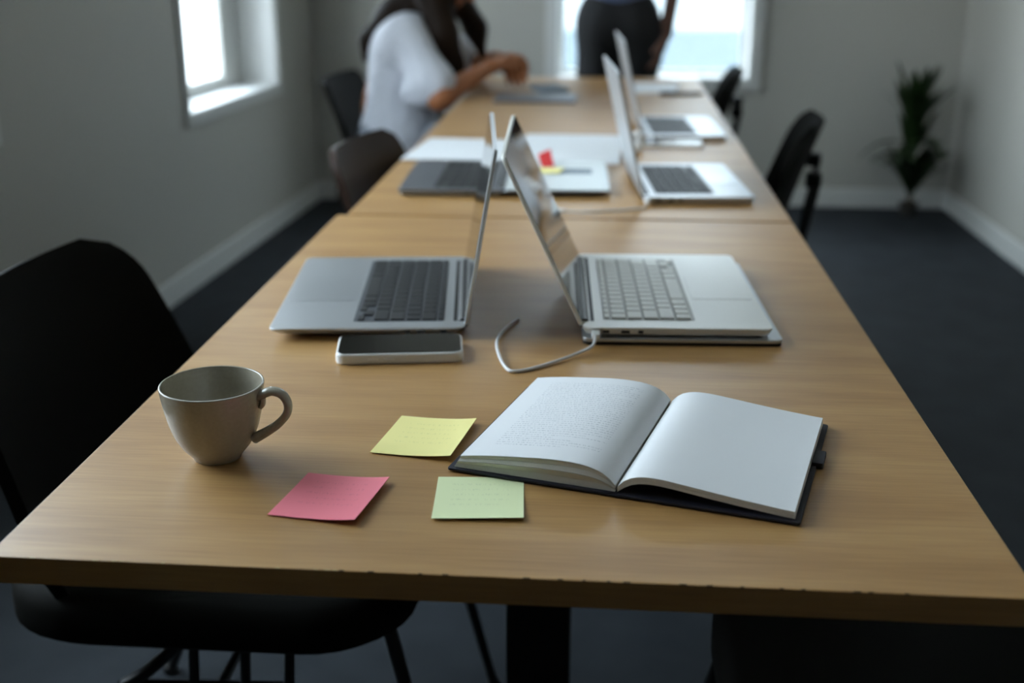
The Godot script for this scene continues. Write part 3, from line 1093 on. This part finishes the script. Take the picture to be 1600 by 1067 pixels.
func standing_person() -> void:
	var t := thing("person", "standing person in black trousers before the bright window, one hand in a pocket", "person")
	var X := 0.035
	var Z := -4.83
	var b := []
	var top := []
	var trousers := []
	var hip := Vector3(X, 0.93, Z)
	var chest := Vector3(X - 0.005, 1.28, Z)
	var neck := Vector3(X, 1.46, Z + 0.01)
	var head := Vector3(X, 1.60, Z + 0.02)
	b.append_array([[hip + Vector3(0.06, 0, 0), hip - Vector3(0.06, 0, 0), 0.09, 0.09], [hip + Vector3(0, 0.05, 0), chest, 0.085, 0.105], [chest + Vector3(0.07, 0, 0), chest - Vector3(0.07, 0, 0), 0.10, 0.10], [chest, neck, 0.1, 0.055], [neck, head - Vector3(0, 0.05, 0), 0.054, 0.054]])
	var shl := Vector3(X + 0.175, 1.38, Z)
	var shr := Vector3(X - 0.175, 1.38, Z)
	var ell := Vector3(X + 0.225, 1.13, Z - 0.045)
	var wrl := Vector3(X + 0.196, 0.895, Z + 0.045)
	var elr := Vector3(X - 0.205, 1.16, Z + 0.05)
	var wrr := Vector3(X - 0.04, 1.30, Z + 0.20)
	b.append_array([[shl, shr, 0.06, 0.06], [shl, ell, 0.052, 0.041], [ell, wrl, 0.036, 0.025], [shr, elr, 0.052, 0.041], [elr, wrr, 0.041, 0.029]])
	for sx in [-1.0, 1.0]:
		b.append([Vector3(X + 0.07 * sx, 0.90, Z), Vector3(X + 0.09 * sx, 0.49, Z), 0.08, 0.058])
		b.append([Vector3(X + 0.10 * sx, 0.49, Z), Vector3(X + 0.10 * sx, 0.09, Z - 0.02), 0.060, 0.042])
		b.append([Vector3(X + 0.10 * sx, 0.05, Z - 0.03), Vector3(X + 0.11 * sx, 0.035, Z + 0.13), 0.04, 0.03])
		trousers.append([Vector3(X + 0.068 * sx, 0.90, Z), Vector3(X + 0.085 * sx, 0.49, Z), 0.094, 0.080])
		trousers.append([Vector3(X + 0.092 * sx, 0.49, Z), Vector3(X + 0.10 * sx, 0.11, Z - 0.02), 0.086, 0.078])
	trousers.append([hip + Vector3(0.050, 0.015, 0), hip + Vector3(-0.050, 0.015, 0), 0.100, 0.100])
	trousers.append([hip + Vector3(0.060, -0.05, 0.01), hip + Vector3(-0.060, -0.05, 0.01), 0.100, 0.100])
	trousers.append([wrl + Vector3(-0.035, -0.045, 0.0), wrl + Vector3(-0.065, -0.13, -0.02), 0.036, 0.045])   # the pocket that the hand fills
	var s := Shape.new()
	s.flesh(b, 0.014, 0.013)
	s.flesh(head_bones(head, Vector3(0, -0.25, 1), Vector3.UP), 0.007, 0.006)
	s.flesh(hand_bones(wrl + Vector3(0, -0.01, 0), Vector3(-0.30, -0.95, 0.1), Vector3(-1, 0.3, 0), Vector3(0.2, 0, 1), 0.25), 0.004, 0.003)
	s.flesh(hand_bones(wrr, Vector3(0.9, 0.05, 0.3), Vector3(0, -1, 0), Vector3(-0.3, 0.2, 1), 0.45), 0.004, 0.003)
	build("body", s, M["deep skin"], t, Transform3D(), 80.0)
	eyes(t, head, Vector3(0, -0.25, 1), Vector3.UP)
	top = [[hip + Vector3(0, 0.125, 0), chest, 0.108, 0.128], [hip + Vector3(0.035, 0.125, 0), chest + Vector3(0.075, 0, 0), 0.102, 0.122], [hip + Vector3(-0.035, 0.125, 0), chest + Vector3(-0.075, 0, 0), 0.102, 0.122], [chest, neck - Vector3(0, 0.04, 0), 0.12, 0.07], [shl, shr, 0.073, 0.073],
		[shl, shl.lerp(ell, 0.75), 0.068, 0.062], [shr, shr.lerp(elr, 0.75), 0.068, 0.062]]
	s = Shape.new()
	s.flesh(top, 0.014, 0.014)
	build("top", s, M["blue shirt"], t, Transform3D(), 80.0)
	s = Shape.new()
	s.flesh(trousers, 0.013, 0.014)
	build("trousers", s, M["black trousers"], t, Transform3D(), 80.0)
	for sx in [-1.0, 1.0]:
		s = Shape.new()
		s.flesh([[Vector3(X + 0.10 * sx, 0.052, Z - 0.05), Vector3(X + 0.115 * sx, 0.040, Z + 0.15), 0.050, 0.038], [Vector3(X + 0.10 * sx, 0.09, Z - 0.03), Vector3(X + 0.10 * sx, 0.05, Z - 0.03), 0.05, 0.05]], 0.012, 0.008)
		build("shoe", s, M["black leather"], t, Transform3D(), 80.0)
	s = Shape.new()
	s.flesh([[head + Vector3(0, 0.045, -0.03), head + Vector3(0, 0.05, 0.01), 0.088, 0.084], [head + Vector3(0, 0.0, -0.045), head + Vector3(0, -0.05, -0.05), 0.078, 0.06]], 0.010, 0.008)
	build("hair", s, M["dark hair"], t, Transform3D(), 80.0)


func plant() -> void:
	var t := thing("potted_plant", "tall dark green strap-leaved plant on a thin stem in the far corner", "plant", Vector3(1.415, 0, -5.49), 0)
	var s := Shape.new()
	s.lathe([Vector2(0.0002, 0), Vector2(0.036, 0), Vector2(0.045, 0.055), Vector2(0.047, 0.06), Vector2(0.043, 0.06), Vector2(0.041, 0.052), Vector2(0.0002, 0.052)], 28)
	var pot := build("pot", s, M["clay pot"], t)
	s = Shape.new()
	s.lathe([Vector2(0.0002, 0.046), Vector2(0.040, 0.046), Vector2(0.036, 0.055), Vector2(0.0002, 0.057)], 20)
	build("soil", s, M["soil"], pot)
	s = Shape.new()
	s.tube(curve([Vector3(0, 0.05, 0), Vector3(0.004, 0.18, 0), Vector3(-0.006, 0.32, 0), Vector3(-0.025, 0.46, 0)], 5), [0.013, 0.012, 0.011, 0.009], 9)
	build("stem", s, M["bark"], t)
	# leaves: long straps, arching; three lengths of droop share their meshes
	var variants := []
	for k in 4:
		var droop: float = [0.05, 0.35, 0.8, 1.5][k]
		s = Shape.new()
		s.sheet(4, 12, func(u: float, w: float) -> Vector3:
			var half := 0.032 * pow(sin(PI * clampf(0.06 + 0.94 * w, 0.0, 1.0)), 0.6) * (1.0 - 0.4 * w)
			var x := (u - 0.5) * 2.0 * half
			var a := 0.18 + droop * w
			return Vector3(x, 0.29 * w * cos(a) + absf(x) * 0.35, 0.29 * w * sin(a)), 0.0008)
		variants.append(s.mesh(60.0))
	rng.seed = 77
	# [height on the stem, leaves, kind of leaf, lean, size]
	for tier in [[0.44, 9, 0, 0.15, 0.95], [0.42, 11, 0, 0.50, 0.95], [0.35, 11, 0, 0.16, 0.9], [0.27, 11, 0, 0.20, 0.9], [0.34, 6, 2, 0.80, 0.90], [0.26, 7, 2, 0.70, 0.75], [0.10, 12, 0, 0.36, 1.0], [0.12, 10, 1, 0.42, 0.95], [0.16, 9, 0, 0.50, 0.9]]:
		for k in tier[1]:
			var a: float = TAU * (k + rng.randf() * 0.6) / tier[1]
			if cos(a) < -0.5:              # the walls of the corner turn these leaves to the front
				a = PI - a
			var lean: float = tier[3] * rng.randf_range(0.7, 1.25)
			var size: float = tier[4] * rng.randf_range(0.78, 1.05)
			if sin(a) > 0.4 and lean > 0.6:               # short of the right wall
				size *= 0.72
			var h: float = tier[0] + rng.randf_range(-0.02, 0.02)
			var b := Basis(Vector3.UP, a) * Basis(Vector3.RIGHT, lean)
			put("leaf", variants[tier[2]], M["leaf"], t, Transform3D(b.scaled_local(Vector3.ONE * size), Vector3(-0.012 * (h / 0.3), h, 0)))


# ---------------------------------------------------------------- all of it
func _ready() -> void:
	# camera
	var cam := Camera3D.new()
	cam.name = "camera"
	add_child(cam)
	cam.position = Vector3(0, 1.183, 0)
	cam.rotation = Vector3(deg_to_rad(-18.628), deg_to_rad(4.614), 0)
	var lens := CameraAttributesPhysical.new()
	lens.frustum_focal_length = 12.0 / tan(deg_to_rad(32.675 * 0.5))
	lens.frustum_focus_distance = 1.08
	lens.exposure_aperture = 3.4
	cam.attributes = lens
	cam.fov = 32.675
	cam.current = true
	# sky: a bright overcast day
	var env := Environment.new()
	env.background_mode = Environment.BG_SKY
	var sky := Sky.new()
	var air := ProceduralSkyMaterial.new()
	air.sky_top_color = Color(0.865, 0.945, 1.0)
	air.sky_horizon_color = Color(0.70, 0.715, 0.735)
	air.ground_horizon_color = Color(0.80, 0.80, 0.79)
	air.ground_bottom_color = Color(0.70, 0.70, 0.69)
	air.sun_angle_max = 0.0
	air.energy_multiplier = 6.0
	sky.sky_material = air
	env.sky = sky
	env.tonemap_mode = Environment.TONE_MAPPER_LINEAR
	env.tonemap_exposure = 2.3
	env.sdfgi_enabled = true
	env.ssao_enabled = true
	env.ssil_enabled = true
	var world := WorldEnvironment.new()
	world.name = "world_environment"
	world.environment = env
	add_child(world)

	materials()
	room()
	table(-0.762, -1.980, -0.468, 0.321, "near oak table on a black column, holding the cup and the open book", [0.0], 26)
	table(-1.990, -4.33, -0.452, 0.321, "far oak table behind the seam, where the woman sits", [-0.46, 0.99], 0)

	var group := "chairs round the tables"
	var chair := make_chair("chair", "black shell chair at the left of the near table, beside the cup", M["black shell"], group, 0.085, false)
	chair.position = Vector3(-0.475, 0, -1.445)
	chair.rotation.y = PI / 2
	copy_of(chair, Vector3(0.390, 0, -1.06), -PI / 2, "black chair under the right of the near table, only its seat showing")
	var posted := make_chair("chair", "black chair seen edge-on at the right of the far table, nearest the seam", M["black shell"], group, 0.085, true)
	posted.position = Vector3(0.225, 0, -3.06)
	posted.rotation.y = -PI / 2 - 0.16
	copy_of(posted, Vector3(0.155, 0, -4.29), -PI / 2 - 0.11, "black chair farthest along the right edge of the far table")
	var square := make_chair("chair", "black chair with a square upright back behind the seated woman", M["black shell"], group, 0.03, false)
	square.position = Vector3(-0.625, 0, -3.96)
	square.rotation.y = PI / 2
	var brown := make_chair("chair", "dark brown glossy chair at the left of the far table, before the woman", M["brown shell"], group, 0.05, false, 0.80)
	brown.position = Vector3(-0.262, 0, -2.555)
	brown.rotation.y = PI / 2 - 0.15

	# laptops
	var g := "laptops on the tables"
	var l1 := make_laptop("grey laptop with black keys, open beside the phone on the near table", g, 0.338, 0.234, 0.0155, 0.213, 100.0, M["silver aluminium"], M["black key"], M["keyboard well"], M["dark hinge"], M["trackpad glass"], true, 0.022)
	l1.position = Vector3(-0.2965, TABLE_Y, -1.468)
	l1.rotation.y = deg_to_rad(-90 + 6.3)
	var l2 := make_laptop("silver laptop with silver keys and a white cable plugged in, on the near table", g, 0.350, 0.224, 0.0125, 0.222, 115.0, M["pale aluminium"], M["silver key"], M["pale keyboard well"], M["olive hinge"], M["pale aluminium"], true)
	l2.position = Vector3(0.0815, TABLE_Y + 0.0085, -1.4865)
	l2.rotation.y = deg_to_rad(90 + 2.6)
	closed_slab("closed slim laptop with pale lid lying under the silver laptop", "laptop", "closed_laptop", 0.356, 0.234, 0.0085, M["silver aluminium"], M["port"], Vector3(0.0875, TABLE_Y, -1.487), deg_to_rad(90 + 2.6))
	var l3 := make_laptop("dark grey laptop opened out flat on the left of the far table", g, 0.33, 0.202, 0.014, 0.202, 180.0, M["grey aluminium"], M["black key"], M["dark hinge"], M["dark hinge"], M["grey aluminium"], false)
	for part in l3.get_node("lid").get_children():
		part.material_override = M["pale display"]
	var s := Shape.new()
	s.slab(0.055, 0.085, 0.0006, 0.002, 0.0002, place(-0.03, 0.0154, -0.101 - 0.125))
	build("display_bar", s, M["grey cloth"], l3)
	l3.position = Vector3(-0.295, TABLE_Y, -2.312)
	l3.rotation.y = deg_to_rad(-90 + 2)
	var l5 := make_laptop("laptop with pale grey lid and shining palm rest, facing the flat laptop", g, 0.352, 0.205, 0.0145, 0.228, 103.0, M["silver aluminium"], M["black key"], M["dark hinge"], M["dark hinge"], M["trackpad glass"], false)
	l5.position = Vector3(0.158, TABLE_Y, -2.29)
	l5.rotation.y = deg_to_rad(90 + 4.5)
	copy_of(l5, Vector3(0.181, TABLE_Y, -3.03), deg_to_rad(90 + 3), "pale laptop behind the phone, the farthest laptop on the far table")

	make_phone("phone with black screen and pale rim in front of the laptop with black keys", Vector3(-0.2305, TABLE_Y, -1.255), deg_to_rad(8.6), M["white plastic"], "phones on the tables")
	var back := thing("phone", "white phone lying face down with a dark camera end, before the farthest laptop", "phone", Vector3(0.152, TABLE_Y, -2.788), deg_to_rad(2), "phones on the tables")
	var ps := Shape.new()
	ps.slab(0.150, 0.078, 0.010, 0.012, 0.003, Transform3D(), 6, 3)
	build("case", ps, M["white gloss"], back)
	ps = Shape.new()
	ps.slab(0.044, 0.068, 0.0030, 0.010, 0.001, place(-0.048, 0.0095, 0), 5, 2)
	build("camera_bump", ps, M["port"], back)
	for k in 2:
		ps = Shape.new()
		ps.lathe([Vector2(0.0002, 0), Vector2(0.009, 0), Vector2(0.009, 0.002), Vector2(0.007, 0.0026), Vector2(0.0002, 0.0022)], 18, place(-0.048, 0.0122, -0.016 + 0.032 * k))
		build("camera_lens", ps, M["bright steel"], back)
	cup()
	sticky("sticky_note", "yellow sticky note beside the printed page, right edge curling up", M["yellow note"], Vector3(-0.1655, TABLE_Y, -1.016), -8.5, 0.0775, 0.094, func(u: float, q: float) -> float: return 0.0045 * u * u * u + 0.001 * q * q)
	sticky("sticky_note", "pink sticky note in front of the cup, right edge curling up", M["pink note"], Vector3(-0.2260, TABLE_Y, -0.881), -9.0, 0.0765, 0.085, func(u: float, q: float) -> float: return 0.0045 * u * u * u + 0.001 * q * q)
	sticky("sticky_note", "pale green sticky note at the corner of the book, nearest the table edge", M["green note"], Vector3(-0.0998, TABLE_Y, -0.891), 4.0, 0.0755, 0.083, func(u: float, q: float) -> float: return 0.0030 * q * q * q * (0.6 + 0.4 * u))
	book()
	cable("charging_cable", "white charging cable looping from the silver laptop over the near table", [Vector3(-0.0065, TABLE_Y + 0.0145, -1.292), Vector3(-0.010, TABLE_Y + 0.010, -1.272), Vector3(-0.026, TABLE_Y + 0.004, -1.262), Vector3(-0.063, TABLE_Y + 0.002, -1.224), Vector3(-0.093, TABLE_Y + 0.002, -1.202), Vector3(-0.106, TABLE_Y + 0.003, -1.214), Vector3(-0.118, TABLE_Y + 0.005, -1.259), Vector3(-0.122, TABLE_Y + 0.005, -1.300), Vector3(-0.117, TABLE_Y + 0.004, -1.345), Vector3(-0.104, TABLE_Y + 0.002, -1.39)], 0.0019, place(-0.0062, TABLE_Y + 0.0115, -1.302, turned(2)), false)
	cable("charging_cable", "thin white cable running along the table seam from the laptop with the grey lid", [Vector3(0.076, TABLE_Y + 0.0085, -2.085), Vector3(0.070, TABLE_Y + 0.004, -2.065), Vector3(0.03, TABLE_Y + 0.002, -2.05), Vector3(-0.03, TABLE_Y + 0.002, -2.03), Vector3(-0.08, TABLE_Y + 0.002, -2.035)], 0.0017, place(0.077, TABLE_Y + 0.006, -2.10, turned(4)), true)

	# papers and small things on the far table
	s = Shape.new()
	s.sheet(6, 6, func(u: float, q: float) -> Vector3: return Vector3((u - 0.5) * 0.22, 0.0052 + 0.0015 * sin(u * 4.0) * q, (q - 0.5) * 0.30), 0.003)
	tag(build("paper_sheets", s, M["paper"], null, place(-0.33, TABLE_Y, -2.675, turned(-4))), "white paper sheets on the left behind the flat laptop", "paper", "papers on the far table")
	s = Shape.new()
	s.sheet(6, 6, func(u: float, q: float) -> Vector3: return Vector3((u - 0.5) * 0.24, 0.0048 + 0.002 * sin(u * 3.0) * q, (q - 0.5) * 0.40), 0.003)
	tag(build("paper_sheets", s, M["paper"], null, place(-0.085, TABLE_Y, -2.715, turned(-2))), "white paper sheets in the middle of the far table, between the laptops", "paper", "papers on the far table")
	sticky("sticky_note", "red sticky note standing bent up on the flat laptop", M["red note"], Vector3(-0.122, TABLE_Y + 0.0172, -2.405), 18, 0.027, 0.04, func(u: float, q: float) -> float: return (0.020 + 0.010 * u) * (1.0 - q) * (1.0 - q))
	sticky("sticky_note", "yellow sticky note lying on the flat laptop screen", M["yellow note"], Vector3(-0.118, TABLE_Y + 0.0168, -2.345), -8, 0.06, 0.06, func(u: float, q: float) -> float: return 0.002 * u * u)
	closed_slab("dark closed tablet on the table under the woman's hands", "tablet", "tablet", 0.25, 0.175, 0.008, M["grey aluminium"], M["port"], Vector3(-0.222, TABLE_Y, -3.655), 0.0)
	s = Shape.new()
	s.slab(0.10, 0.15, 0.018, 0.02, 0.007)
	tag(build("pouch", s, M["grey cloth"], null, place(-0.190, TABLE_Y, -3.87, turned(20))), "small grey pouch on the table behind the dark tablet", "pouch")
	s = Shape.new()
	s.sheet(6, 6, func(u: float, q: float) -> Vector3: return Vector3((u - 0.5) * 0.15, 0.0044 + 0.004 * u * q, (q - 0.5) * 0.30), 0.004)
	tag(build("paper_sheets", s, M["paper"], null, place(0.155, TABLE_Y, -3.98, turned(-6))), "white paper at the far end of the table below the window", "paper", "papers on the far table")
	var pen := thing("pen", "dark pen lying beside the paper at the far table end", "pen", Vector3(0.236, TABLE_Y + 0.006, -3.795), 0.15)
	s = Shape.new()
	s.tube(PackedVector3Array([Vector3(-0.07, 0, 0), Vector3(0.055, 0, 0), Vector3(0.07, 0, 0)]), [0.006, 0.006, 0.002], 10)
	build("barrel", s, M["port"], pen)
	s = Shape.new()
	s.slab(0.04, 0.003, 0.002, 0.0008, 0.0004, place(-0.05, 0.0055, 0))
	build("clip", s, M["bright steel"], pen)
	var buds := thing("earbud_case", "small white earbud case beside the phone near the farthest laptop", "earbud case", Vector3(0.0635, TABLE_Y, -2.70), 0)
	s = Shape.new()
	s.slab(0.045, 0.022, 0.030, 0.0105, 0.008, Transform3D(), 6, 3)
	build("case", s, M["white plastic"], buds)
	s = Shape.new()
	s.slab(0.0455, 0.0225, 0.015, 0.0105, 0.007, place(0, 0.031, 0), 6, 3)
	build("lid", s, M["white plastic"], buds)

	plant()
	woman()
	standing_person()
